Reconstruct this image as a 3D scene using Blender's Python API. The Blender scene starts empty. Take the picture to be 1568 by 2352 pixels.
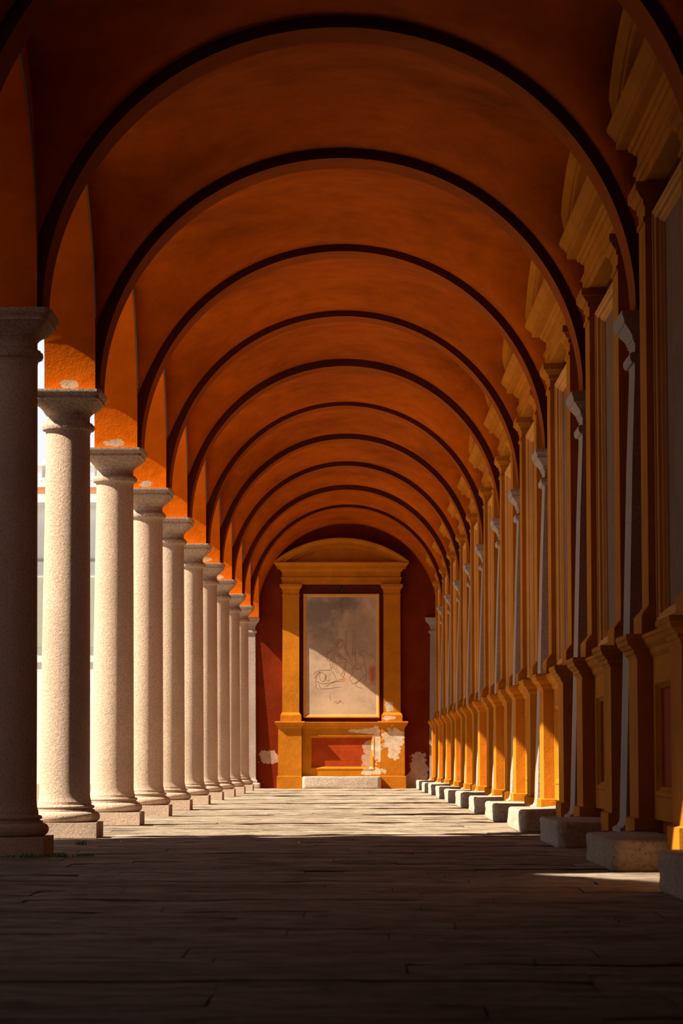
import bpy, bmesh, math, random
from mathutils import Vector, Matrix, noise
random.seed(7)
SC = bpy.context.scene
COL = SC.collection
PI = math.pi

# ------------------------------------------------------------------ layout
S = 4.4
FRONT = [19.88, 24.35, 29.02, 33.41, 37.54, 42.14, 46.33, 50.73, 55.12, 59.45]
YC = {i: FRONT[i] + 0.33 for i in range(10)}           # column centres along the gallery
YC[-1] = YC[0] - 3.98; YC[-2] = YC[-1] - S
YE = 64.62                                            # end wall
YB = -8.0                                             # closing wall behind
XC = -2.77                                            # column line
XL = -2.50                                            # gallery face of the arcade wall
XO = -2.98                                            # outer face of the arcade wall
ZC = 4.20                                             # top of the capitals
TH = 0.0066                                           # the solid wall closes in slightly towards the far end
def xw(y): return 2.285 - TH * (y - 20.0)             # gallery face of the solid wall
def yr(i): return YC[i] + 0.2 - (.42 if i < 0 else 0)                         # stone pilasters on the solid wall
ORD = ['first', 'second', 'third', 'fourth', 'fifth', 'sixth', 'seventh', 'eighth', 'ninth', 'tenth', 'eleventh', 'twelfth']

# ------------------------------------------------------------------ materials
def new_mat(name):
    m = bpy.data.materials.new(name); m.use_nodes = True
    nt = m.node_tree; nt.nodes.clear()
    out = nt.nodes.new('ShaderNodeOutputMaterial'); b = nt.nodes.new('ShaderNodeBsdfPrincipled')
    nt.links.new(b.outputs[0], out.inputs[0])
    return m, nt, b
class N:
    def __init__(s, nt): s.nt = nt; s._pos = None
    def node(s, t, **k):
        n = s.nt.nodes.new(t)
        for a, v in k.items(): setattr(n, a, v)
        return n
    def link(s, a, b): s.nt.links.new(a, b)
    def pos(s):
        if s._pos is None: s._pos = s.node('ShaderNodeNewGeometry').outputs['Position']
        return s._pos
    def mapped(s, scale):
        n = s.node('ShaderNodeMapping'); n.inputs['Scale'].default_value = scale; s.link(s.pos(), n.inputs['Vector']); return n.outputs[0]
    def noise(s, scale, detail=4, rough=.6, vec=None, out='Fac'):
        n = s.node('ShaderNodeTexNoise'); n.inputs['Scale'].default_value = scale; n.inputs['Detail'].default_value = detail
        n.inputs['Roughness'].default_value = rough; s.link(vec or s.pos(), n.inputs['Vector']); return n.outputs[out]
    def ramp(s, fac, stops):
        n = s.node('ShaderNodeValToRGB'); e = n.color_ramp.elements
        while len(e) < len(stops): e.new(.5)
        for el, (p, c) in zip(e, stops):
            el.position = p; el.color = (c[0], c[1], c[2], 1) if not isinstance(c, (int, float)) else (c, c, c, 1)
        s.link(fac, n.inputs[0]); return n.outputs[0]
    def mix(s, fac, a, b, mode='MIX'):
        n = s.node('ShaderNodeMix', data_type='RGBA', blend_type=mode)
        for sock, v in ((n.inputs[0], fac), (n.inputs[6], a), (n.inputs[7], b)):
            if isinstance(v, (int, float)): sock.default_value = v
            elif isinstance(v, (tuple, list)): sock.default_value = (v[0], v[1], v[2], 1)
            else: s.link(v, sock)
        return n.outputs[2]
    def math(s, op, a, b=None, clamp=False):
        n = s.node('ShaderNodeMath', operation=op, use_clamp=clamp)
        for k, v in enumerate((a, b)):
            if v is None: continue
            if isinstance(v, (int, float)): n.inputs[k].default_value = v
            else: s.link(v, n.inputs[k])
        return n.outputs[0]
    def dist(s, c, sc=(1, 1, 1)):
        n = s.node('ShaderNodeVectorMath', operation='SUBTRACT'); s.link(s.pos(), n.inputs[0]); n.inputs[1].default_value = c
        m = s.node('ShaderNodeVectorMath', operation='DIVIDE'); s.link(n.outputs[0], m.inputs[0]); m.inputs[1].default_value = sc
        l = s.node('ShaderNodeVectorMath', operation='LENGTH'); s.link(m.outputs[0], l.inputs[0]); return l.outputs['Value']
    def bump(s, h, bsdf, strength=.3, dist=.02):
        n = s.node('ShaderNodeBump'); n.inputs['Strength'].default_value = strength; n.inputs['Distance'].default_value = dist
        s.link(h, n.inputs['Height']); s.link(n.outputs[0], bsdf.inputs['Normal'])

def patches(N_, spots, amp=.55, scale=2.6):
    """mask of flaked patches: spots = (centre, radii)"""
    nz = N_.noise(scale, 6, .62)
    nz = N_.math('MULTIPLY', N_.math('SUBTRACT', nz, .5), amp * 4)
    m = None
    for c, r in spots:
        d = N_.math('ADD', N_.dist(c, r), nz)
        k = N_.math('LESS_THAN', d, 1.0)
        m = k if m is None else N_.math('MAXIMUM', m, k)
    return m

def plaster(name, c, var=.22, spots=None, peel=(.50, .42, .34), flake=0.0, bump=.25, light=None, rough=.9, pscale=5.5):
    m, nt, b = new_mat(name); n = N(nt)
    dk = tuple(v * (1 - var * 1.5) for v in c); lt = light or tuple(min(1, v * (1 + var)) for v in c)
    big = n.noise(.55, 5, .65, out='Fac')
    med = n.noise(3.2, 8, .7)
    col = n.ramp(big, [(.30, dk), (.5, c), (.72, lt)])
    col = n.mix(n.ramp(med, [(.42, 0.0), (.70, .55)]), col, dk)
    col = n.mix(n.ramp(n.noise(1.7, 7, .7), [(.52, 0.0), (.74, .45)]), col, lt)
    if spots:
        pk = patches(n, spots, .6, pscale)
        pc = n.ramp(n.noise(6, 6, .7), [(.3, tuple(v * .62 for v in peel)), (.6, peel), (.8, tuple(min(1, v * 1.2) for v in peel))])
        col = n.mix(pk, col, pc)
    if flake:
        f = n.ramp(n.noise(2.3, 9, .68), [(1 - flake, 0.0), (1 - flake + .02, 1.0)])
        col = n.mix(n.math('MULTIPLY', f, .75), col, peel)
    n.link(col, b.inputs['Base Color']); b.inputs['Roughness'].default_value = rough; b.inputs['Specular IOR Level'].default_value = .03
    n.bump(n.math('ADD', n.noise(9, 8, .65), n.math('MULTIPLY', n.noise(60, 4, .6), .35)), b, bump, .03)
    return m

def granite(name, c1, c2, dark, bump=.5, sc=38):
    m, nt, b = new_mat(name); n = N(nt)
    base = n.ramp(n.noise(1.3, 5, .6), [(.3, tuple(v * .82 for v in c1)), (.55, c1), (.75, tuple(min(1, v * 1.12) for v in c1))])
    sp = n.noise(sc, 3, .7)
    col = n.mix(n.ramp(sp, [(.46, 0.0), (.60, .8)]), base, c2)
    col = n.mix(n.ramp(n.noise(sc * 1.7, 2, .6), [(.60, 0.0), (.68, .75)]), col, dark)
    n.link(col, b.inputs['Base Color']); b.inputs['Roughness'].default_value = .9; b.inputs['Specular IOR Level'].default_value = .06
    n.bump(n.math('ADD', n.noise(sc * .9, 7, .72), n.math('MULTIPLY', n.noise(5, 4, .6), .5)), b, bump, .025)
    return m

def simple(name, c, rough=.8, metal=0.0):
    m, nt, b = new_mat(name); b.inputs['Base Color'].default_value = (*c, 1); b.inputs['Roughness'].default_value = rough; b.inputs['Metallic'].default_value = metal
    n = N(nt)
    n.link(n.mix(n.ramp(n.noise(8, 4), [(.35, 0.0), (.7, .35)]), c, tuple(v * .7 for v in c)), b.inputs['Base Color'])
    return m

ORANGE = (.66, .205, .022)
OCHRE = (.47, .165, .012)
M = {}
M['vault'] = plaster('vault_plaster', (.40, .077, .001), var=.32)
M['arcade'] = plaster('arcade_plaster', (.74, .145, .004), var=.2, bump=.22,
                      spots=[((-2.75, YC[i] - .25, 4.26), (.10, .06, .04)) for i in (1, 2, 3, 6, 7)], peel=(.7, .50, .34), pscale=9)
M['maroon'] = plaster('maroon_paint', (.085, .017, .009), var=.2)
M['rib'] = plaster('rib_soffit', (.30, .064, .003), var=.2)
M['redwall'] = plaster('red_wall', (.20, .033, .010), var=.25, flake=.26, peel=(.34, .19, .12))
M['endred'] = plaster('end_wall_red', (.17, .022, .005), var=.25,
                      spots=[((-2.28, YE, .78), (.26, .3, .16)), ((-2.12, YE, .72), (.14, .3, .13)), ((1.42, YE, .62), (.20, .3, .3)), ((1.3, YE, .25), (.22, .3, .25)), ((1.55, YE, .35), (.15, .3, .3))],
                      peel=(.40, .27, .21))
M['ochre'] = plaster('ochre_plaster', OCHRE, var=.2, flake=.26, peel=(.55, .38, .24))
EX = -.465
M['ochre_end'] = plaster('ochre_end', (.48, .165, .012), var=.22,
    spots=[((EX + 1.26, YE - .26, 1.22), (.26, .5, .26)), ((EX + 1.30, YE - .26, .92), (.17, .5, .22)), ((EX + .88, YE - .15, 1.05), (.11, .4, .42)), ((EX + .66, YE - .15, 1.40), (.36, .4, .07)),
           ((EX + 1.18, YE - .2, 2.02), (.10, .4, .13)), ((EX + 1.18, YE - .2, 1.72), (.16, .4, .05)), ((EX + .80, YE - .15, .42), (.26, .4, .09))], peel=(.66, .52, .38))
M['panel_red'] = plaster('panel_red', (.38, .055, .012), var=.25, spots=[((EX + .68, YE - .1, 1.0), (.13, .4, .22)), ((EX + .64, YE - .1, .66), (.13, .4, .19))], peel=(.52, .33, .22))
M['panel_red_side'] = plaster('panel_red_side', (.32, .065, .02), var=.25, flake=.24, peel=(.40, .26, .18))
M['backpanel'] = plaster('dark_red_ground', (.09, .016, .008), var=.25)
M['frame'] = plaster('frame_stucco', (.62, .30, .09), var=.14)
def fresco_mat(name, ground, end=False):
    m, nt, b = new_mat(name); n = N(nt)
    col = n.ramp(n.noise(1.1, 6, .7), [(.30, tuple(v * .72 for v in ground)), (.52, ground), (.72, tuple(min(1, v * 1.15) for v in ground))])
    col = n.mix(n.ramp(n.noise(5, 8, .75), [(.45, 0.0), (.7, .4)]), col, (ground[0] * .62, ground[1] * .62, ground[2] * .66))
    if end:
        def blob(c, r, colr, k):
            nonlocal col
            d = n.math('ADD', n.dist(c, r), n.math('MULTIPLY', n.math('SUBTRACT', n.noise(3.5, 6, .7), .5), 1.6))
            f = n.ramp(d, [(.35, k), (1.0, 0.0)])
            col = n.mix(f, col, colr)
        blob((EX - .55, YE, 4.35), (.65, 1, .75), (.15, .13, .13), .75)
        blob((EX + .10, YE, 4.60), (.55, 1, .35), (.13, .11, .105), .75)
        blob((EX + .35, YE, 3.75), (.75, 1, .75), (.24, .18, .15), .5)
        blob((EX - .45, YE, 3.5), (.5, 1, .55), (.22, .18, .16), .5)
        blob((EX + .78, YE, 2.80), (.13, 1, .32), (.42, .09, .05), .8)
        blob((EX + .12, YE, 2.72), (.22, 1, .18), (.60, .33, .18), .55)
        blob((EX - .1, YE, 2.0), (.9, 1, .3), (.62, .42, .27), .45)
    else:
        col = n.mix(n.ramp(n.noise(.9, 4, .6), [(.5, 0.0), (.66, .6)]), col, (.26, .10, .07))
        col = n.mix(n.ramp(n.noise(1.6, 5, .6, vec=n.mapped((1, 1.3, .8))), [(.55, 0.0), (.7, .5)]), col, (.20, .18, .13))
    n.link(col, b.inputs['Base Color']); b.inputs['Roughness'].default_value = .95; b.inputs['Specular IOR Level'].default_value = .03
    n.bump(n.noise(12, 8, .7), b, .15, .02)
    return m
M['fresco'] = fresco_mat('faded_fresco', (.235, .145, .095))
M['fresco_end'] = fresco_mat('sinopia_ground', (.52, .37, .255), True)
M['ink'] = simple('sinopia_line', (.20, .085, .04), .9)
M['black'] = simple('black_paint', (.02, .02, .018), .8)
M['granite'] = granite('pink_granite', (.64, .485, .385), (.47, .345, .265), (.22, .15, .11), .6, 52)
M['granite_dark'] = granite('capital_stone', (.52, .39, .31), (.32, .22, .17), (.11, .08, .06), .45, 40)
M['granite_grey'] = granite('grey_granite', (.42, .325, .285), (.30, .23, .205), (.12, .10, .10), .4, 50)
M['block'] = granite('block_granite', (.56, .47, .385), (.40, .32, .25), (.15, .12, .095), 1.0, 26)
M['iron'] = simple('dark_cable', (.10, .085, .06), .6)
M['grass'] = simple('grass_blade', (.14, .34, .05), .7)
M['roofm'] = simple('roof_tiles', (.30, .12, .07), .9)
M['render'] = plaster('pale_render', (.62, .56, .46), var=.08)
M['white'] = simple('white_paint', (.82, .82, .84), .6)
M['cream'] = plaster('cream_render', (.88, .87, .83), var=.05)
M['glass'] = simple('dark_pane', (.05, .08, .08), .15)
M['shutter'] = simple('shutter_paint', (.42, .42, .36), .6)
M['fascia'] = simple('copper_fascia', (.45, .20, .10), .7)

# floor: long worn slabs
def floor_mat():
    m, nt, b = new_mat('worn_slabs'); n = N(nt)
    st = n.noise(2.6, 10, .78, vec=n.mapped((.55, 1.5, 1)))
    col = n.ramp(st, [(.33, (.15, .12, .095)), (.46, (.42, .345, .265)), (.56, (.60, .505, .395)), (.68, (.82, .73, .60))])
    col = n.mix(n.ramp(n.noise(.8, 6, .7, vec=n.mapped((.6, 1.3, 1))), [(.46, 0.0), (.66, .6)]), col, (.27, .17, .11))
    col = n.mix(n.ramp(n.noise(7, 6, .75, vec=n.mapped((.5, 1.2, 1))), [(.50, 0.0), (.62, .7)]), col, (.13, .10, .08))
    col = n.mix(n.ramp(n.noise(5, 8, .75, vec=n.mapped((.4, 1.4, 1.7))), [(.56, 0.0), (.68, .6)]), col, (.70, .61, .50))
    at = n.node('ShaderNodeAttribute', attribute_name='slab')
    col = n.mix(.4, col, n.ramp(at.outputs['Fac'], [(.0, (.55, .48, .42)), (.5, (1, 1, 1)), (1., (1.2, 1.16, 1.1))]), 'MULTIPLY')
    n.link(col, b.inputs['Base Color']); b.inputs['Roughness'].default_value = .7; b.inputs['Specular IOR Level'].default_value = .15
    h = n.math('ADD', n.noise(3.2, 10, .72, vec=n.mapped((.6, 1.4, 1))), n.math('MULTIPLY', n.noise(16, 8, .75), .45))
    n.bump(h, b, 1.0, .09)
    return m
M['floor'] = floor_mat()
M['joint'] = simple('joint_earth', (.16, .12, .085), .95)
M['gravel'] = plaster('courtyard_gravel', (.27, .235, .19), var=.15)

# ------------------------------------------------------------------ helpers
def obj(name, bm, mats, parent=None, loc=None, smooth=False, angle=None):
    me = bpy.data.meshes.new(name)
    bmesh.ops.recalc_face_normals(bm, faces=bm.faces)
    bm.to_mesh(me); bm.free()
    for m in (mats if isinstance(mats, (list, tuple)) else [mats]): me.materials.append(m)
    if smooth or angle:
        for p in me.polygons: p.use_smooth = True
        if angle: me.set_sharp_from_angle(angle=math.radians(angle))
    o = bpy.data.objects.new(name, me); COL.objects.link(o)
    if parent: o.parent = parent
    if loc: o.location = loc
    return o
def tag(o, label=None, cat=None, group=None, kind=None):
    if label: o['label'] = label
    if cat: o['category'] = cat
    if group: o['group'] = group
    if kind: o['kind'] = kind
    return o
def struct(name, bm, mats, label, cat, **k):
    return tag(obj(name, bm, mats, **k), label, cat, kind='structure')
def thing(name, label, cat, loc, rotz=0, group=None):
    o = bpy.data.objects.new(name, None); COL.objects.link(o); o.empty_display_size = .3
    o.location = loc; o.rotation_euler = (0, 0, rotz)
    return tag(o, label, cat, group)
def copy_tree(o, parent=None):
    c = o.copy(); COL.objects.link(c)
    if parent: c.parent = parent
    for ch in list(o.children): copy_tree(ch, c)
    return c
def box(bm, x0, x1, y0, y1, z0, z1, mi=0):
    v = [bm.verts.new(p) for p in ((x0, y0, z0), (x1, y0, z0), (x1, y1, z0), (x0, y1, z0), (x0, y0, z1), (x1, y0, z1), (x1, y1, z1), (x0, y1, z1))]
    for f in ((0, 3, 2, 1), (4, 5, 6, 7), (0, 1, 5, 4), (1, 2, 6, 5), (2, 3, 7, 6), (3, 0, 4, 7)):
        bm.faces.new([v[k] for k in f]).material_index = mi
    return v
def loft(bm, rings, cap=True, mi=0, closed=True):
    vs = [[bm.verts.new(p) for p in r] for r in rings]
    n = len(rings[0])
    for a, b in zip(vs, vs[1:]):
        for k in range(n if closed else n - 1):
            bm.faces.new((a[k], a[(k + 1) % n], b[(k + 1) % n], b[k])).material_index = mi
    if cap:
        bm.faces.new(vs[0][::-1]).material_index = mi; bm.faces.new(vs[-1]).material_index = mi
    return vs
def rects(bm, levels, yb=0.0, mi=0):
    """moulded block against a wall: levels = (z, x0, x1, projection)"""
    loft(bm, [[(x0, -p, z), (x1, -p, z), (x1, yb, z), (x0, yb, z)] for z, x0, x1, p in levels], mi=mi)
def bevel(bm, w, seg=2, ang=30):
    es = [e for e in bm.edges if len(e.link_faces) == 2 and e.calc_face_angle(0) > math.radians(ang)]
    bmesh.ops.bevel(bm, geom=es, offset=w, segments=seg, affect='EDGES', profile=.5)
def rough_up(bm, amp, scale):
    bm.normal_update()
    for v in bm.verts:
        v.co += v.normal * (noise.noise(v.co * scale) * amp)
def seg_ring(r, z, n=48, ex=2.0):
    out = []
    for k in range(n):
        a = 2 * PI * (k + .5) / n; c, s = math.cos(a), math.sin(a)
        q = (abs(c) ** ex + abs(s) ** ex) ** (-1 / ex)
        out.append((r * q * c, r * q * s, z))
    return out

# ------------------------------------------------------------------ columns of the arcade
def make_column():
    t = thing('stone_column', 'x', 'column', (0, 0, 0))
    bm = bmesh.new(); box(bm, -.333, .333, -.333, .333, 0, .14); bevel(bm, .012, 2)
    obj('plinth', bm, M['granite'], t)
    bm = bmesh.new()
    pr = [(.30, .140)]
    for k in range(9):
        a = -PI / 2 + PI * k / 8; pr.append((.283 + .05 * math.cos(a), .193 + .05 * math.sin(a)))
    pr += [(.285, .247), (.285, .256), (.265, .262), (.262, .268)]
    for k in range(5):
        a = -PI / 2 + PI * k / 4; pr.append((.266 + .016 * math.cos(a), .284 + .016 * math.sin(a)))
    pr += [(.252, .302), (.252, .330)]
    loft(bm, [seg_ring(r, z) for r, z in pr])
    obj('base', bm, M['granite'], t, angle=50)
    bm = bmesh.new(); pr = [(.252, .330), (.246, .345), (.240, .37), (.2365, .41)]
    for k in range(1, 25):
        u = k / 24; pr.append((.2365 - .029 * (u ** 1.15), .41 + u * 3.38))
    pr += [(.208, 3.80), (.214, 3.825), (.220, 3.832)]
    loft(bm, [seg_ring(r, z, 56) for r, z in pr])
    obj('shaft', bm, M['granite'], t, angle=60)
    bm = bmesh.new()
    pr = [(.225, 3.832, 2), (.244, 3.84, 2), (.252, 3.862, 2), (.248, 3.885, 2), (.232, 3.895, 2), (.230, 3.905, 2), (.208, 3.912, 2), (.205, 3.93, 2), (.205, 3.972, 2), (.215, 3.985, 2.2), (.215, 3.993, 2.4),
          (.226, 4.005, 3), (.226, 4.013, 3.5), (.240, 4.03, 6), (.258, 4.05, 12), (.280, 4.075, 30), (.296, 4.094, 40), (.300, 4.103, 40), (.318, 4.106, 40), (.318, 4.124, 40), (.312, 4.128, 40), (.318, 4.142, 40), (.330, 4.158, 40), (.337, 4.172, 40), (.337, 4.2, 40)]
    loft(bm, [seg_ring(r, z, 56, ex) for r, z, ex in pr])
    obj('capital', bm, M['granite_dark'], t, angle=35)
    return t
col0 = make_column()
for i in range(-2, 10):
    c = col0 if i == -2 else copy_tree(col0)
    c.location = (XC + {0: .042, 1: -.008}.get(i, 0), YC[i], 0)
    c.rotation_euler.z = 0
    nth = ORD[9 - i]
    extra = {0: 'shaded pink granite column with weeds at its plinth', 1: 'half lit pink granite column with house behind',
             2: 'sunlit pink granite column under flaking plaster'}.get(i, 'pink granite column of the open arcade')
    c['label'] = extra + ', ' + nth + ' out from the end wall'
    c['group'] = 'columns of the open arcade'
COLUMNS = col0

# ------------------------------------------------------------------ arcade wall over the columns
bm = bmesh.new()
ZT = 7.25; RA = S / 2 - .25
def arch_pts(ya, yb, n=28, z0=ZC):
    c = (ya + yb) / 2; r = (yb - ya) / 2
    return [(c - r * math.cos(PI * k / n), z0 + r * math.sin(PI * k / n)) for k in range(n + 1)]
def quad(bm, a, b, c, d, mi=0):
    f = bm.faces.new([bm.verts.new(p) for p in (a, b, c, d)]); f.material_index = mi
ends = [YC[i] for i in range(-2, 10)] + [YE + .0]
HW = .25
for k in range(len(ends) - 1):
    ya, yb = ends[k] + HW, (ends[k + 1] - HW if k < len(ends) - 2 else YE - .3)
    P = arch_pts(ya, yb)
    for (y0, z0), (y1, z1) in zip(P, P[1:]):
        quad(bm, (XO, y0, z0), (XO, y1, z1), (XL, y1, z1), (XL, y0, z0))            # intrados
        quad(bm, (XO, y0, z0), (XO, y0, ZT), (XO, y1, ZT), (XO, y1, z1))            # outer face
        quad(bm, (XL, y0, z0), (XL, y1, z1), (XL, y1, ZT), (XL, y0, ZT))            # gallery face
for k in range(len(ends)):
    y0, y1 = ends[k] - HW, ends[k] + HW
    if k == len(ends) - 1: y0, y1 = YE - .3, YE
    box(bm, XO, XL, y0, y1, ZC, ZT)
box(bm, XO, XL, YB, ends[0] - HW, ZC, ZT)
bmesh.ops.remove_doubles(bm, verts=bm.verts, dist=.0005)
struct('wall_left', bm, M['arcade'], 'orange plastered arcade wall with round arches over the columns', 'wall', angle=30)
bm = bmesh.new(); box(bm, XO, XL, YB, ends[0] - S + .3, 0, ZC)
struct('wall_near', bm, M['arcade'], 'closed stretch of plastered wall before the open arcade begins', 'wall')

# solid wall opposite
bm = bmesh.new()
v = [(xw(YB), YB), (xw(YE), YE), (xw(YE) + .4, YE), (xw(YB) + .4, YB)]
loft(bm, [[(x, y, z) for x, y in v] for z in (-.1, ZT)])
struct('wall_right', bm, M['redwall'], 'solid dark red wall that carries the row of niches', 'wall')
bm = bmesh.new(); box(bm, XO, xw(YE) + .4, YE, YE + .4, -.1, ZT)
struct('wall_end', bm, M['endred'], 'red plastered end wall of the gallery with flaked patches low down', 'wall')
bm = bmesh.new(); box(bm, XO - .3, xw(YB) + .4, YB - .4, YB, -.1, ZT)
struct('wall_back', bm, M['redwall'], 'closing wall of the gallery behind the viewer', 'wall')
bm = bmesh.new(); box(bm, XO - .35, 3.1, YB - .5, YE + .6, ZT, ZT + .25)
struct('roof_slab', bm, M['roofm'], 'flat roof over the gallery', 'roof')

# ------------------------------------------------------------------ vault
RISE = 2.24
def rib_ca(y):
    l = -2.46; r = xw(y) - .15
    return (l + r) / 2, (r - l) / 2
def vault_z(x, y, ymid, half):
    l, r = XL, xw(y); c = (l + r) / 2; a = (r - l) / 2
    c2, a2 = rib_ca(y)
    u = min(1, abs((x - c2) / (a2 + .088)))
    hm = (RISE + .086) * math.sqrt(max(0, 1 - u * u))
    w = min(1, abs(y - ymid) / half)
    hc = 2.08 * max(0, 1 - w ** 2.35) ** (1 / 2.35) if half > 0 else 0
    p = 7
    return ZC + (hm ** p + hc ** p) ** (1 / p)
bm = bmesh.new()
NX, NY = 56, 30
ve = [YC[i] for i in range(-2, 10)] + [YE]
ve = [YB, ve[0] - 3 * S, ve[0] - 2 * S, ve[0] - S] + ve
for k in range(len(ve) - 1):
    y0, y1 = ve[k], ve[k + 1]; ym = (y0 + y1) / 2; half = (y1 - y0) / 2 - .22
    if k == len(ve) - 2: ym -= .1; half += .0
    g = []
    for j in range(NY + 1):
        u = j / NY; y = y0 + (y1 - y0) * u
        row = []
        for q in range(NX + 1):
            t = q / NX; t = .5 - .5 * math.cos(PI * t) if True else t
            x = XL - .02 + (xw(y) - XL + .04) * t
            row.append(bm.verts.new((x, y, vault_z(x, y, ym, half))))
        g.append(row)
    for j in range(NY):
        for q in range(NX):
            bm.faces.new((g[j][q], g[j][q + 1], g[j + 1][q + 1], g[j + 1][q]))
bmesh.ops.remove_doubles(bm, verts=bm.verts, dist=.0005)
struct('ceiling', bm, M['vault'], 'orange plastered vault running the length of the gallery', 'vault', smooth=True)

# transverse ribs
RIBZ = [6.43, 6.43, 6.445, 6.45, 6.42, 6.46, 6.43, 6.44, 6.42, 6.46]
for n_, i in enumerate(range(-2, 10)):
    bm = bmesh.new(); y = YC[i]; c, a = rib_ca(y)
    ns = 72; w = .22; rise = (RIBZ[i] if i >= 0 else 6.44) - ZC
    sec = []
    for k in range(ns + 1):
        t = PI * k / ns
        xi, zi = c - a * math.cos(t), ZC + rise * math.sin(t)
        xo, zo = c - (a + .14) * math.cos(t), ZC + (rise + .16) * math.sin(t)
        xo = max(XL - .03, min(xw(y) + .03, xo))
        sec.append([bm.verts.new(p) for p in ((xi, y - w, zi), (xi, y + w, zi), (xo, y + w, zo), (xo, y - w, zo))])
    for A, B in zip(sec, sec[1:]):
        for q, mi in ((0, 0), (1, 1), (2, 0), (3, 1)):
            bm.faces.new((A[q], A[(q + 1) % 4], B[(q + 1) % 4], B[q])).material_index = mi
    bm.faces.new(sec[0]); bm.faces.new(sec[-1][::-1])
    r = struct('trim_%d' % (n_ + 1), bm, [M['rib'], M['maroon']], 'vault rib with dark maroon edge, ' + ORD[9 - i] + ' out from the end wall', 'vault rib', angle=40)

# thin cables that follow the arcade arches
for k, i in enumerate(range(0, 10)):
    ya, yb = YC[i - 1] + HW, YC[i] - HW
    ym = (ya + yb) / 2; r = (yb - ya) / 2 - .012
    cu = bpy.data.curves.new('arch_cable', 'CURVE'); cu.dimensions = '3D'; cu.bevel_depth = .0085; cu.bevel_resolution = 2
    sp = cu.splines.new('POLY'); pts = []
    h0 = math.asin(.66 / r)
    for q in range(15):
        t = h0 + (PI / 2 - h0) * q / 14
        pts.append((XL + .016, ym + r * math.cos(t) - .01, ZC + r * math.sin(t)))
    sp.points.add(len(pts) - 1)
    for p_, co in zip(sp.points, pts): p_.co = (*co, 1)
    cu.materials.append(M['iron'])
    oc_ = bpy.data.objects.new('arch_cable_curve', cu); COL.objects.link(oc_); bpy.context.view_layer.update()
    me = bpy.data.meshes.new_from_object(oc_.evaluated_get(bpy.context.evaluated_depsgraph_get())); bpy.data.objects.remove(oc_)
    o = bpy.data.objects.new('arch_cable', me); COL.objects.link(o)
    tag(o, 'thin cable up the arch edge above the ' + ORD[9 - i] + ' column out from end wall', 'cable', 'cables along the arcade arches')

# ------------------------------------------------------------------ floor
bm = bmesh.new()
lay = bm.faces.layers.float.new('slab')
y = YB; row = 0
while y < YE - .01:
    d = random.uniform(.26, .52)
    y1 = min(y + d, YE)
    if YE - y1 < .2: y1 = YE
    x = -3.35 - random.uniform(0, .8)
    while x < 2.4:
        L = random.uniform(1.0, 2.6)
        x1 = min(x + L, 2.46)
        if 2.46 - x1 < .3: x1 = 2.46
        xa = max(x, -3.35)
        if x1 - xa > .02:
            h = random.uniform(-.006, .001); tx, ty = random.uniform(-.002, .002), random.uniform(-.003, .003)
            g = random.uniform(.0008, .0035)
            nx = max(2, int((x1 - xa) / .16)); grid = []
            b = random.random()
            ys = [y + g, y + g + .018] + [y + (y1 - y) * q_ / 6 for q_ in range(1, 6)] + [y1 - g - .018, y1 - g]
            for q in range(nx + 1):
                xx = xa + g + (x1 - xa - 2 * g) * q / nx; colv = []
                for kk, yy in enumerate(ys):
                    wob = noise.noise(Vector((xx * 1.7, yy * 2.3, 3.1))) * .010 + noise.noise(Vector((xx * 3.3, yy * 9, 7.1))) * .008
                    ed = noise.noise(Vector((xx * 3.1, row * 7.7 + kk, 9.3))) * .010 if kk in (0, 8) else 0
                    zz = h + tx * (xx - xa) + ty * (yy - y) / d + wob - (.003 if kk in (0, 8) or q in (0, nx) else 0)
                    colv.append(bm.verts.new((xx, yy + ed, min(zz, .004) )))
                grid.append(colv)
            for q in range(nx):
                for kk in range(8):
                    f = bm.faces.new((grid[q][kk], grid[q + 1][kk], grid[q + 1][kk + 1], grid[q][kk + 1])); f[lay] = b; f.smooth = True
        x = x1 if x1 < 2.46 else 9
    y = y1; row += 1
for f in box(bm, -3.4, 2.5, YB, YE, -.3, -.06): pass
bm.faces.ensure_lookup_table()
for f in bm.faces[-6:]: f.material_index = 1
struct('floor', bm, [M['floor'], M['joint']], 'worn brown stone slabs paving the gallery', 'floor')
bm = bmesh.new(); box(bm, -60, -3.4, -30, 130, -.3, -.06)
struct('ground_court', bm, M['gravel'], 'pale gravel court outside the arcade', 'ground')

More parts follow.
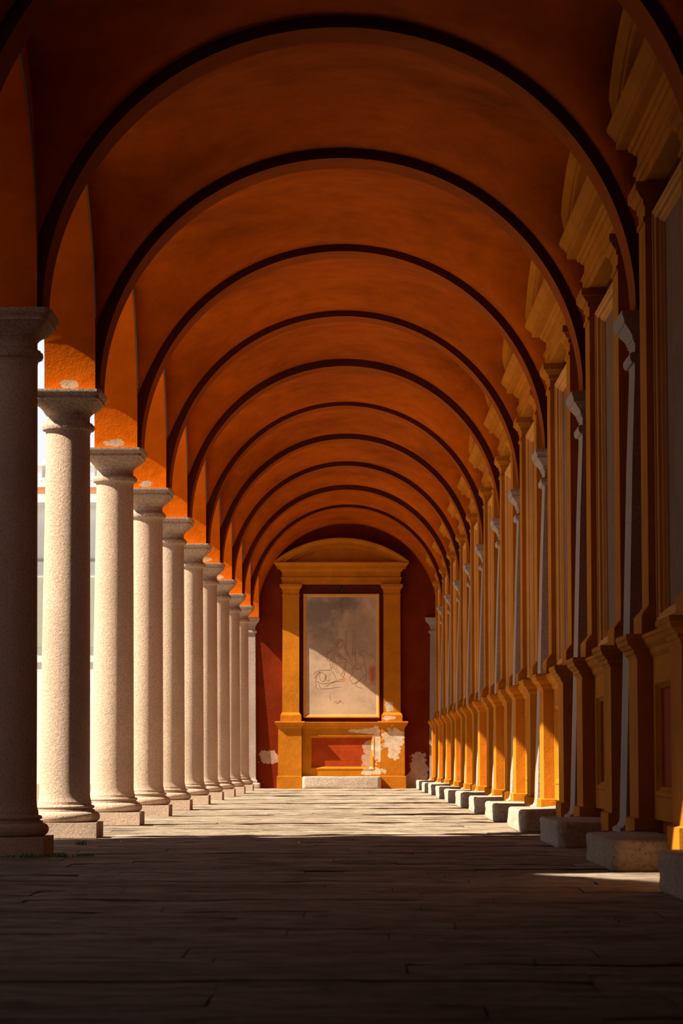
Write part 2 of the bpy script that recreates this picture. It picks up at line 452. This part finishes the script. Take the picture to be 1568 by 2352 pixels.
# ------------------------------------------------------------------ stone pilasters on the solid wall
def make_pilaster(lx=1.0, rx=1.0, blk=.31, bh=.14, bw=.32, bz=-.01, po=0.0, hw=1.0):
    t = thing('stone_pilaster', 'x', 'pilaster', (0, 0, 0))
    bm = bmesh.new(); box(bm, -bw * lx, bw * rx, -(blk - po * .8), .0, bz, bh)
    bmesh.ops.bevel(bm, geom=[e for e in bm.edges if all(v.co.y < -.1 for v in e.verts) and (abs(e.verts[0].co.z - e.verts[1].co.z) > .1)], offset=.03, segments=3, affect='EDGES', profile=.5)
    bevel(bm, .022, 3, 40)
    bmesh.ops.subdivide_edges(bm, edges=[e for e in bm.edges if e.calc_length() > .09], cuts=4, use_grid_fill=True)
    rough_up(bm, .012, 9)
    obj('plinth_block', bm, M['block'], t, smooth=True)
    def lev(L): return [(z, -h * lx * hw, h * rx * hw, max(.035, p - po)) for z, h, p in L]
    bm = bmesh.new(); rects(bm, lev([(bh, .285, .30), (bh + .06, .285, .30), (bh + .075, .26, .27), (bh + .10, .245, .255), (bh + .14, .236, .248)])); obj('base', bm, M['granite_grey'], t)
    bm = bmesh.new(); rects(bm, lev([(bh + .14, .236, .248), (1.3, .230, .217), (3.06, .215, .168), (3.78, .207, .140), (3.81, .212, .145)])); obj('shaft', bm, M['granite_grey'], t)
    bm = bmesh.new(); rects(bm, lev([(3.81, .232, .165), (3.835, .248, .182), (3.875, .248, .182), (3.89, .230, .165), (3.895, .205, .138), (3.965, .205, .138), (3.975, .218, .15), (3.995, .218, .15), (4.0, .23, .16), (4.02, .23, .16),
                                     (4.05, .255, .18), (4.085, .29, .21), (4.10, .30, .22), (4.105, .318, .232), (4.13, .318, .232), (4.15, .325, .24), (4.17, .335, .25), (4.2, .335, .25)])); obj('capital', bm, M['granite_grey'], t)
    return t
p0 = make_pilaster()
for i in range(-1, 10):
    p = p0 if i == -1 else copy_tree(p0)
    y = yr(i)
    p.location = (xw(y), y, 0); p.rotation_euler.z = -PI / 2 + TH
    ex = {0: 'shaded grey granite pilaster'}.get(i, 'grey granite pilaster against the niche wall')
    p['label'] = ex + ', ' + ORD[9 - i] + ' out from the end wall'
    p['group'] = 'granite pilasters along the niche wall'
pe = make_pilaster(1, 1, .31, .13, .31, 0, .115, .85)
pe.location = (-2.77, YE, 0); tag(pe, 'pale grey granite pilaster in the corner where the open arcade meets the end wall', 'pilaster')
pe = make_pilaster(1, .58, .31, .14, .33, -.01, .10)
pe.location = (1.86 + .075, YE, 0); tag(pe, 'pale grey granite pilaster in the corner of the niche wall and the end wall', 'pilaster')
for ch in pe.children: pass

# ------------------------------------------------------------------ niche frames (pedestals, pilasters, framed picture, curved pediment)
def make_niche(end=False):
    oc = M['ochre_end'] if end else M['ochre']
    t = thing('wall_niche', 'x', 'niche', (0, 0, 0))
    XI = 1.0
    for s in (-1, 1):
        def sp(a, b): return (s * b, s * a) if s < 0 else (s * a, s * b)
        def L(rows): return [(z, *sp(a, b), p) for z, a, b, p in rows]
        bm = bmesh.new(); rects(bm, L([(-.01, .965, 1.585, .295), (.295, .965, 1.585, .295), (.305, .975, 1.555, .262), (1.475, .975, 1.55, .262), ]))
        ped = obj('pedestal', bm, oc, t)
        bm = bmesh.new(); rects(bm, L([(1.47, .972, 1.553, .266), (1.495, .965, 1.565, .278), (1.50, .958, 1.575, .288), (1.53, .955, 1.578, .292), (1.535, .940, 1.592, .305), (1.56, .925, 1.608, .322), (1.565, .915, 1.62, .333),
                                       (1.60, .905, 1.628, .343), (1.603, .895, 1.636, .350), (1.635, .895, 1.636, .350), (1.642, .90, 1.63, .345)]))
        obj('pedestal_cornice', bm, oc, ped)
        bm = bmesh.new(); rects(bm, L([(1.85, 1.037, 1.457, .165), (4.74, 1.042, 1.452, .160)]))
        pil = obj('pilaster', bm, oc, t)
        bm = bmesh.new(); rects(bm, L([(1.64, .985, 1.50, .225), (1.785, .985, 1.50, .225), (1.787, .992, 1.494, .215), (1.80, .992, 1.494, .215), (1.825, 1.012, 1.482, .192), (1.85, 1.03, 1.464, .172), (1.862, 1.036, 1.458, .165)]))
        obj('pilaster_base', bm, oc, pil)
        bm = bmesh.new(); rects(bm, L([(4.73, 1.03, 1.466, .175), (4.765, 1.03, 1.466, .175), (4.77, 1.042, 1.452, .160), (4.85, 1.042, 1.452, .16), (4.86, 1.03, 1.464, .175), (4.90, 1.03, 1.464, .175), (4.905, 1.015, 1.48, .192), (4.95, .985, 1.508, .222), (4.955, .97, 1.522, .235), (5.02, .97, 1.522, .235)]))
        obj('pilaster_capital', bm, oc, pil)
    # middle of the dado: recessed panel
    bm = bmesh.new(); b1 = -.97
    rects(bm, [(-.01, -.966, .966, .10), (1.475, -.966, .966, .10)])
    dado = obj('dado', bm, M['panel_red'] if end else M['panel_red_side'], t)
    bm = bmesh.new()
    def border(bm, x0, x1, z0, z1, prof):
        """picture-frame moulding: prof = (inset, y)"""
        rg = [[(x0 + q, -y, z0 + q), (x1 - q, -y, z0 + q), (x1 - q, -y, z1 - q), (x0 + q, -y, z1 - q)] for q, y in prof]
        loft(bm, rg, cap=False)
    border(bm, -.966, .966, .295, 1.475, [(0, .095), (0, .15), (.16, .15), (.175, .16), (.20, .158), (.215, .14), (.235, .12), (.238, .099)])
    obj('dado_border', bm, oc, dado)
    bm = bmesh.new(); rects(bm, [(1.47, -.96, .96, .155), (1.50, -.96, .96, .175), (1.53, -.96, .96, .18), (1.56, -.96, .96, .21), (1.60, -.96, .96, .232), (1.603, -.96, .96, .24), (1.63, -.96, .96, .24)])
    obj('dado_cornice', bm, oc, dado)
    # ground behind the picture
    bm = bmesh.new(); bp = .05 if end else .02; rects(bm, [(1.64, -1.05, 1.05, bp), (5.03, -1.05, 1.05, bp)]); bk = obj('back_panel', bm, M['backpanel'], t)
    bm = bmesh.new()
    fz0, fz1 = 1.729, 4.789
    border(bm, -.937, .940, fz0, fz1, [(0, .045), (0, .105), (.012, .118), (.030, .118), (.036, .108), (.044, .112), (.070, .098), (.082, .094), (.084, .085)] if end else
           [(0, .015), (0, .105), (.012, .122), (.030, .122), (.036, .106), (.044, .110), (.062, .100), (.066, .078), (.085, .072), (.100, .046), (.106, .044), (.108, .025)])
    fr = obj('picture_frame', bm, M['frame'], t)
    bm = bmesh.new(); box(bm, -.86, .863, -.092 if end else -.034, -.05 if end else -.02, fz0 + .08, fz1 - .08); pn = obj('painted_panel', bm, M['fresco_end'] if end else M['fresco'], t)
    # entablature
    bm = bmesh.new(); W = 1.465
    rects(bm, [(5.02, -W, W, .165), (5.10, -W, W, .165), (5.102, -W - .012, W + .012, .178), (5.165, -W - .012, W + .012, .178), (5.17, -W - .03, W + .03, .195), (5.19, -W - .03, W + .03, .195), (5.193, -W, W, .165), (5.325, -W, W, .165),
               (5.33, -W - .02, W + .02, .185), (5.355, -W - .035, W + .035, .20), (5.36, -W - .05, W + .05, .22), (5.395, -W - .06, W + .06, .232), (5.40, -W - .12, W + .12, .30), (5.405, -W - .13, W + .13, .315), (5.455, -W - .13, W + .13, .315),
               (5.46, -W - .145, W + .145, .33), (5.475, -W - .15, W + .15, .335), (5.51, -W - .185, W + .185, .375), (5.53, -W - .20, W + .20, .39), (5.555, -W - .20, W + .20, .39)])
    en = obj('entablature', bm, oc, t)
    # segmental pediment
    bm = bmesh.new(); R = 2.687; zc = 6.155 - R; A = math.asin(1.668 / R); prof = [(-.24, .12), (-.24, .185), (-.215, .20), (-.21, .22), (-.18, .232), (-.175, .30), (-.17, .315), (-.115, .315), (-.11, .335), (-.06, .375), (-.035, .39), (0, .39), (0, 0), (-.24, 0)]
    rg = []
    for k in range(37):
        a = -A + 2 * A * k / 36
        rg.append([((R + q) * math.sin(a), -y, zc + (R + q) * math.cos(a)) for q, y in prof])
    loft(bm, rg)
    pd = obj('pediment', bm, oc, t)
    bm = bmesh.new(); r2 = R - .22; a2 = math.acos((5.54 - zc) / r2)
    top = [(r2 * math.sin(-a2 + 2 * a2 * k / 24), zc + r2 * math.cos(-a2 + 2 * a2 * k / 24)) for k in range(25)]
    loft(bm, [[(x, 0, z) for x, z in top], [(x, -.13, z) for x, z in top]])
    obj('tympanum', bm, oc, pd)
    return t, bk, pn, dado
nt_, *_ = make_niche()
YNICHE = {}
for i in range(-2, 10):
    p = nt_ if i == -2 else copy_tree(nt_)
    y = (yr(i) + yr(i + 1)) / 2 if i < 9 else (yr(9) + YE - .15) / 2
    YNICHE[i] = y
    p.location = (xw(y), y, 0); p.rotation_euler.z = -PI / 2 + TH
    ex = {-1: 'ochre niche with wide grey fresco on side wall'}.get(i, 'ochre niche with framed worn fresco on side wall')
    p['label'] = ex + ', ' + ORD[9 - i] + ' out from the end wall'
    p['group'] = 'niches along the side wall'
ne, bk, pn, dado = make_niche(True)
ne.location = (EX, YE, 0)
tag(ne, 'large ochre niche with faint line drawing in its frame, centred on the end wall', 'niche')
# the faded drawing
def cpt(cx, cy):  # crop of the panel -> niche coordinates
    px, py = 700 + cx / 8.711, 1450 + cy / 8.711
    return (-.937 + (px - 697.8) * .01083, 4.789 - (py - 1366.5) * .010817)
LINES = [
 [(540, 410), (570, 330), (620, 250), (660, 190), (690, 175), (730, 185), (780, 220), (810, 290), (830, 370), (860, 450), (880, 520), (920, 600), (960, 660), (1000, 740)],
 [(590, 420), (620, 330), (660, 260), (680, 210), (720, 200), (755, 215)],
 [(640, 320), (660, 350), (700, 360), (740, 345), (760, 300), (750, 240), (715, 220), (680, 235), (660, 280), (640, 320)],
 [(780, 300), (800, 380), (830, 440), (870, 510)],
 [(540, 410), (480, 430), (440, 470), (460, 500), (435, 530), (440, 570), (470, 620), (510, 600), (540, 540), (580, 480), (620, 455), (680, 450), (740, 500), (800, 560), (860, 630)],
 [(600, 470), (690, 490), (760, 560), (830, 600)], [(620, 490), (680, 560), (700, 620)], [(650, 480), (720, 560), (760, 620)],
 [(600, 500), (605, 600), (630, 700), (660, 790), (700, 870), (770, 945)], [(580, 500), (575, 620), (590, 720), (640, 830), (660, 860)],
 [(545, 560), (550, 650), (570, 780)], [(510, 600), (515, 690), (530, 780), (545, 740)],
 [(640, 650), (700, 650), (820, 640), (860, 625)], [(820, 640), (820, 740), (800, 850), (770, 940)], [(800, 660), (790, 760), (770, 830), (730, 880)],
 [(880, 620), (930, 690), (970, 730), (1010, 760), (1080, 780)], [(960, 740), (965, 850), (900, 950)],
 [(180, 870), (240, 820), (320, 795), (400, 795), (500, 790), (550, 800), (580, 850), (640, 980)], [(200, 960), (250, 860), (310, 820)], [(215, 1060), (230, 960), (280, 870), (300, 830)],
 [(310, 830), (300, 900), (310, 980), (350, 1030), (400, 1000), (420, 940), (400, 860), (360, 830), (320, 850)], [(400, 870), (440, 890), (420, 960), (450, 1010), (510, 1000), (480, 950)],
 [(240, 1020), (290, 1040), (340, 1060), (420, 1060), (520, 1040), (620, 1010), (700, 985), (790, 965), (820, 960)], [(250, 1010), (290, 1080), (330, 1180), (380, 1160), (480, 1160), (560, 1150), (640, 1130), (720, 1130)],
 [(430, 1110), (520, 1060), (600, 1020), (720, 1020), (800, 1000)], [(250, 1070), (220, 1100), (240, 1150), (290, 1190)],
 [(1090, 440), (1110, 410), (1150, 400), (1200, 410), (1240, 450), (1270, 480), (1330, 490), (1380, 540), (1400, 600)], [(1090, 450), (1110, 480), (1160, 510), (1190, 540), (1190, 640), (1200, 700), (1220, 780), (1235, 870), (1220, 970), (1180, 1030)],
 [(1180, 680), (1130, 720), (1100, 780), (1060, 760)], [(1200, 900), (1130, 960), (1060, 1020), (1000, 1080), (1060, 1130), (1150, 1150)], [(890, 970), (940, 1020), (950, 1080), (1010, 1040), (1100, 1000)],
 [(825, 0), (828, 270)], [(965, 0), (960, 500)], [(1005, 0), (1010, 400), (1020, 720)], [(955, 365), (1000, 360), (1000, 500), (955, 500), (955, 365)],
 [(580, 1425), (650, 1415), (720, 1400)], [(700, 1380), (740, 1420), (780, 1460)], [(620, 1460), (690, 1440), (720, 1410)], [(500, 1270), (510, 1360), (530, 1400)],
]
def ribbon(bm, pts, w, y):
    for (x0, z0), (x1, z1) in zip(pts, pts[1:]):
        d = Vector((x1 - x0, z1 - z0)); 
        if d.length < 1e-6: continue
        d.normalize(); nx, nz = -d.y * w, d.x * w
        v = [bm.verts.new(p) for p in ((x0 + nx, y, z0 + nz), (x1 + nx, y, z1 + nz), (x1 - nx, y, z1 - nz), (x0 - nx, y, z0 - nz))]
        bm.faces.new(v)
bm = bmesh.new()
for ln in LINES:
    P = [cpt(*q) for q in ln]
    # gentle smoothing
    for _ in range(2):
        Q = [P[0]]
        for a, b in zip(P, P[1:]):
            Q += [(a[0] * .75 + b[0] * .25, a[1] * .75 + b[1] * .25), (a[0] * .25 + b[0] * .75, a[1] * .25 + b[1] * .75)]
        P = Q + [P[-1]]
    ribbon(bm, P, .0042, -.0935)
obj('line_drawing', bm, M['ink'], pn)
bm = bmesh.new(); cx = (785 - 784.5) * .0108 + .003
box(bm, cx - .02, cx + .02, -.056, -.05, 4.80, 4.985); box(bm, cx - .06, cx + .06, -.056, -.05, 4.93, 4.955); box(bm, cx - .033, cx + .033, -.056, -.05, 4.95, 4.972)
obj('painted_cross', bm, M['black'], bk)
bm = bmesh.new()
def stroke(px0, py0, px1, py1):
    f = lambda px, py: (-.937 + (735 + px / 15.68 - 697.8) * .01083, 4.789 - (1342 + py / 15.68 - 1366.5) * .010817)
    ribbon(bm, [f(px0, py0), f(px1, py1)], .008, -.0515)
for s_ in ((190, 160, 230, 210), (230, 210, 200, 250), (340, 150, 345, 240), (420, 140, 430, 240), (540, 120, 550, 240), (480, 150, 490, 240), (1010, 170, 1040, 240), (1100, 160, 1105, 230), (1190, 150, 1185, 230), (1190, 150, 1250, 150), (1250, 150, 1255, 230), (1185, 230, 1255, 230)):
    stroke(*s_)
obj('faded_lettering', bm, M['black'], bk)
# rough stone steps at the foot of every niche
def step_mesh(sd, hz):
    bm = bmesh.new(); box(bm, -.96, .96, -.27, .27, -.01, hz)
    bmesh.ops.bevel(bm, geom=[e for e in bm.edges if all(v.co.y < 0 for v in e.verts) and abs(e.verts[0].co.z - e.verts[1].co.z) > .1], offset=.09, segments=5, affect='EDGES', profile=.5)
    bevel(bm, .03, 3, 40)
    bmesh.ops.subdivide_edges(bm, edges=[e for e in bm.edges if e.calc_length() > .09], cuts=5, use_grid_fill=True)
    bm.normal_update()
    for v in bm.verts:
        if v.co.z > .005: v.co += v.normal * (noise.noise(v.co * 7 + Vector((sd, 0, 0))) * .014 + noise.noise(v.co * 22 + Vector((sd, 3, 0))) * .006)
    return bm
for i in range(-2, 10):
    o = obj('stone_step', step_mesh(i * 5.3, .215 + .012 * math.sin(i * 2.1)), M['block'], smooth=True)
    y = YNICHE[i]; o.location = (xw(y) - .385, y, 0); o.rotation_euler.z = -PI / 2 + TH
    tag(o, 'rough stone step below the side wall niche, ' + ORD[9 - i] + ' out from the end wall', 'step', 'steps below the side wall niches')
o = obj('stone_step', step_mesh(3.3, .297), M['block'], smooth=True); o.location = (EX + .01, YE - .43, 0)
tag(o, 'rough grey stone step on the floor at the foot of the end wall niche', 'step')

# ------------------------------------------------------------------ weeds at the first column
def tuft(x, y, n, h, spread, label):
    bm = bmesh.new()
    for k in range(n):
        a = random.uniform(0, 2 * PI); r = random.uniform(0, spread); bx, by = r * math.cos(a) * 1.5, r * math.sin(a) * .7
        L = h * random.uniform(.5, 1.2); la = random.uniform(0, 2 * PI); le = random.uniform(.3, 1.1); w = .005
        pv = None
        for q in range(5):
            u = q / 4; ox, oy = bx + math.cos(la) * le * L * u * u, by + math.sin(la) * le * L * u * u; z = L * u * (1 - .3 * u * le)
            ww = w * (1 - u * .9); c = [bm.verts.new((ox - math.sin(la) * ww, oy + math.cos(la) * ww, z)), bm.verts.new((ox + math.sin(la) * ww, oy - math.cos(la) * ww, z))]
            if pv: bm.faces.new((pv[0], pv[1], c[1], c[0]))
            pv = c
    o = obj('grass_tuft', bm, M['grass'], loc=(x, y, -.004)); tag(o, label, 'weed', 'weeds by the shaded column')
tuft(-2.50, 19.62, 90, .055, .10, 'sprawling green weeds in front of the shaded column plinth')
tuft(-2.25, 19.78, 70, .045, .09, 'low weeds just past the corner of the shaded column plinth')
tuft(-2.08, 19.92, 50, .035, .06, 'smallest flat weed on the slabs, farthest out from the shaded plinth')
tuft(-2.40, 22.6, 40, .05, .04, 'small upright weed growing between the two nearest visible columns')

# ------------------------------------------------------------------ outside: house beyond the court, unseen sun-blocking wing beside the court
YH = 82.0
h = thing('house', 'pale house with roof terrace glimpsed between the two nearest columns', 'building', (-14, YH, 0))
def part(name, m, boxes, parent=h, bev=0):
    bm = bmesh.new()
    for b in boxes: box(bm, *b)
    return obj(name, bm, m, parent)
part('wall', M['cream'], [(-9, 6, 0, 9, -.06, 8.55)])
part('gutter', M['white'], [(-9.4, 6.4, -.5, 0, 8.55, 8.95), (-9.5, 6.5, -.62, -.45, 8.72, 8.98)])
part('fascia', M['fascia'], [(-9.3, 6.3, -.42, .2, 8.98, 9.22)])
rl = part('terrace_railing', M['white'], [(-9.3, 6.3, -.3, -.25, 9.42, 9.47)] + [(-9.3 + k * .13, -9.27 + k * .13, -.3, -.26, 9.22, 9.44) for k in range(120)])
pg = part('pergola', M['white'], [(-9 + k * .28, -8.9 + k * .28, .6, .7, 9.22, 10.25 - .02 * (k % 3)) for k in range(54)] + [(-9, 6, .5, 3, 10.0, 10.06)])
part('lantern', M['black'], [(1.95, 2.25, .1, .3, 10.1, 10.5), (1.6, 2.6, .15, .2, 10.55, 10.6), (1.7, 1.74, .15, .2, 10.2, 10.7), (2.42, 2.46, .15, .2, 10.2, 10.75)])
for k in range(5):
    x = -7.8 + k * 3.0
    w = part('window', M['glass'], [(x, x + 1.1, -.02, .02, 4.2, 6.4)])
    part('shutter', M['shutter'], [(x - .55, x, -.07, -.03, 4.2, 6.4)], w); part('shutter', M['shutter'], [(x + 1.1, x + 1.65, -.07, -.03, 4.2, 6.4)], w)
part('string_course', M['shutter'], [(-9, 6, -.06, 0, 6.9, 6.98), (-9, 6, -.05, 0, 3.7, 3.75)])

w = thing('blocker_wing', 'unseen pale rendered wing added to block sun from the near arcade', 'building', (-10, 0, 0))  # unseen mass, added to keep the sun off the near bays
bm = bmesh.new()
TOW0, TOW1 = 13.74, 21.30  # blocker edges, set by where the shade should end along the arcade
box(bm, -3, 0, TOW0, TOW1, -.06, 17)
obj('blocker_tower', bm, M['render'], w)
bm = bmesh.new()
prof = [(-20, -.06), (TOW0, -.06), (TOW0, 11.72), (6.0, 15.6), (-2.0, 11.6), (-20, 11.6)]  # top slopes to a notch that lets one thin sun streak through
loft(bm, [[(-3, y_, z_) for y_, z_ in prof], [(0, y_, z_) for y_, z_ in prof]])
obj('blocker_hall', bm, M['render'], w)
bm = bmesh.new(); box(bm, -3.0, .0, TOW0 - .0, TOW1, 17, 17.2); obj('blocker_tower_roof', bm, M['roofm'], w)

# ------------------------------------------------------------------ light, camera
sd = Vector((1, .285, -1.05)).normalized()
sl = bpy.data.lights.new('sun', 'SUN'); sl.energy = 14.0; sl.angle = math.radians(.53); sl.color = (1, .86, .65)
so = bpy.data.objects.new('sun', sl); COL.objects.link(so); so.rotation_euler = sd.to_track_quat('-Z', 'Y').to_euler(); so.location = (-30, 0, 30)
wd = bpy.data.worlds.new('sky'); SC.world = wd; wd.use_nodes = True
bg = wd.node_tree.nodes.get('Background'); bg.inputs[1].default_value = 1.0
wn = N(wd.node_tree); tc = wn.node('ShaderNodeTexCoord'); sx = wn.node('ShaderNodeSeparateXYZ'); wn.link(tc.outputs['Generated'], sx.inputs[0])
wn.link(wn.ramp(sx.outputs['Z'], [(.0, (.95, .96, 1)), (.16, (.92, .95, 1)), (.40, (.18, .20, .24)), (1, (.10, .12, .16))]), bg.inputs[0])   # hazy bright horizon, deeper sky overhead
cam = bpy.data.cameras.new('camera'); co = bpy.data.objects.new('camera', cam); COL.objects.link(co)
cam.sensor_fit = 'HORIZONTAL'; cam.sensor_width = 24; cam.lens = 6000 / 1568 * 24; cam.clip_end = 500
co.location = (0, 0, .7354); co.rotation_euler = (PI / 2 + .09402, 0, .007176)
cam.dof.use_dof = True; cam.dof.focus_distance = 32; cam.dof.aperture_fstop = 6.3
SC.camera = co
SC.view_settings.view_transform = 'Standard'; SC.view_settings.look = 'None'; SC.view_settings.exposure = 0; SC.view_settings.gamma = 1
SC.view_settings.use_curve_mapping = False
SC.cycles.use_denoising = True; SC.cycles.max_bounces = 12; SC.cycles.diffuse_bounces = 8; SC.cycles.sample_clamp_indirect = 8
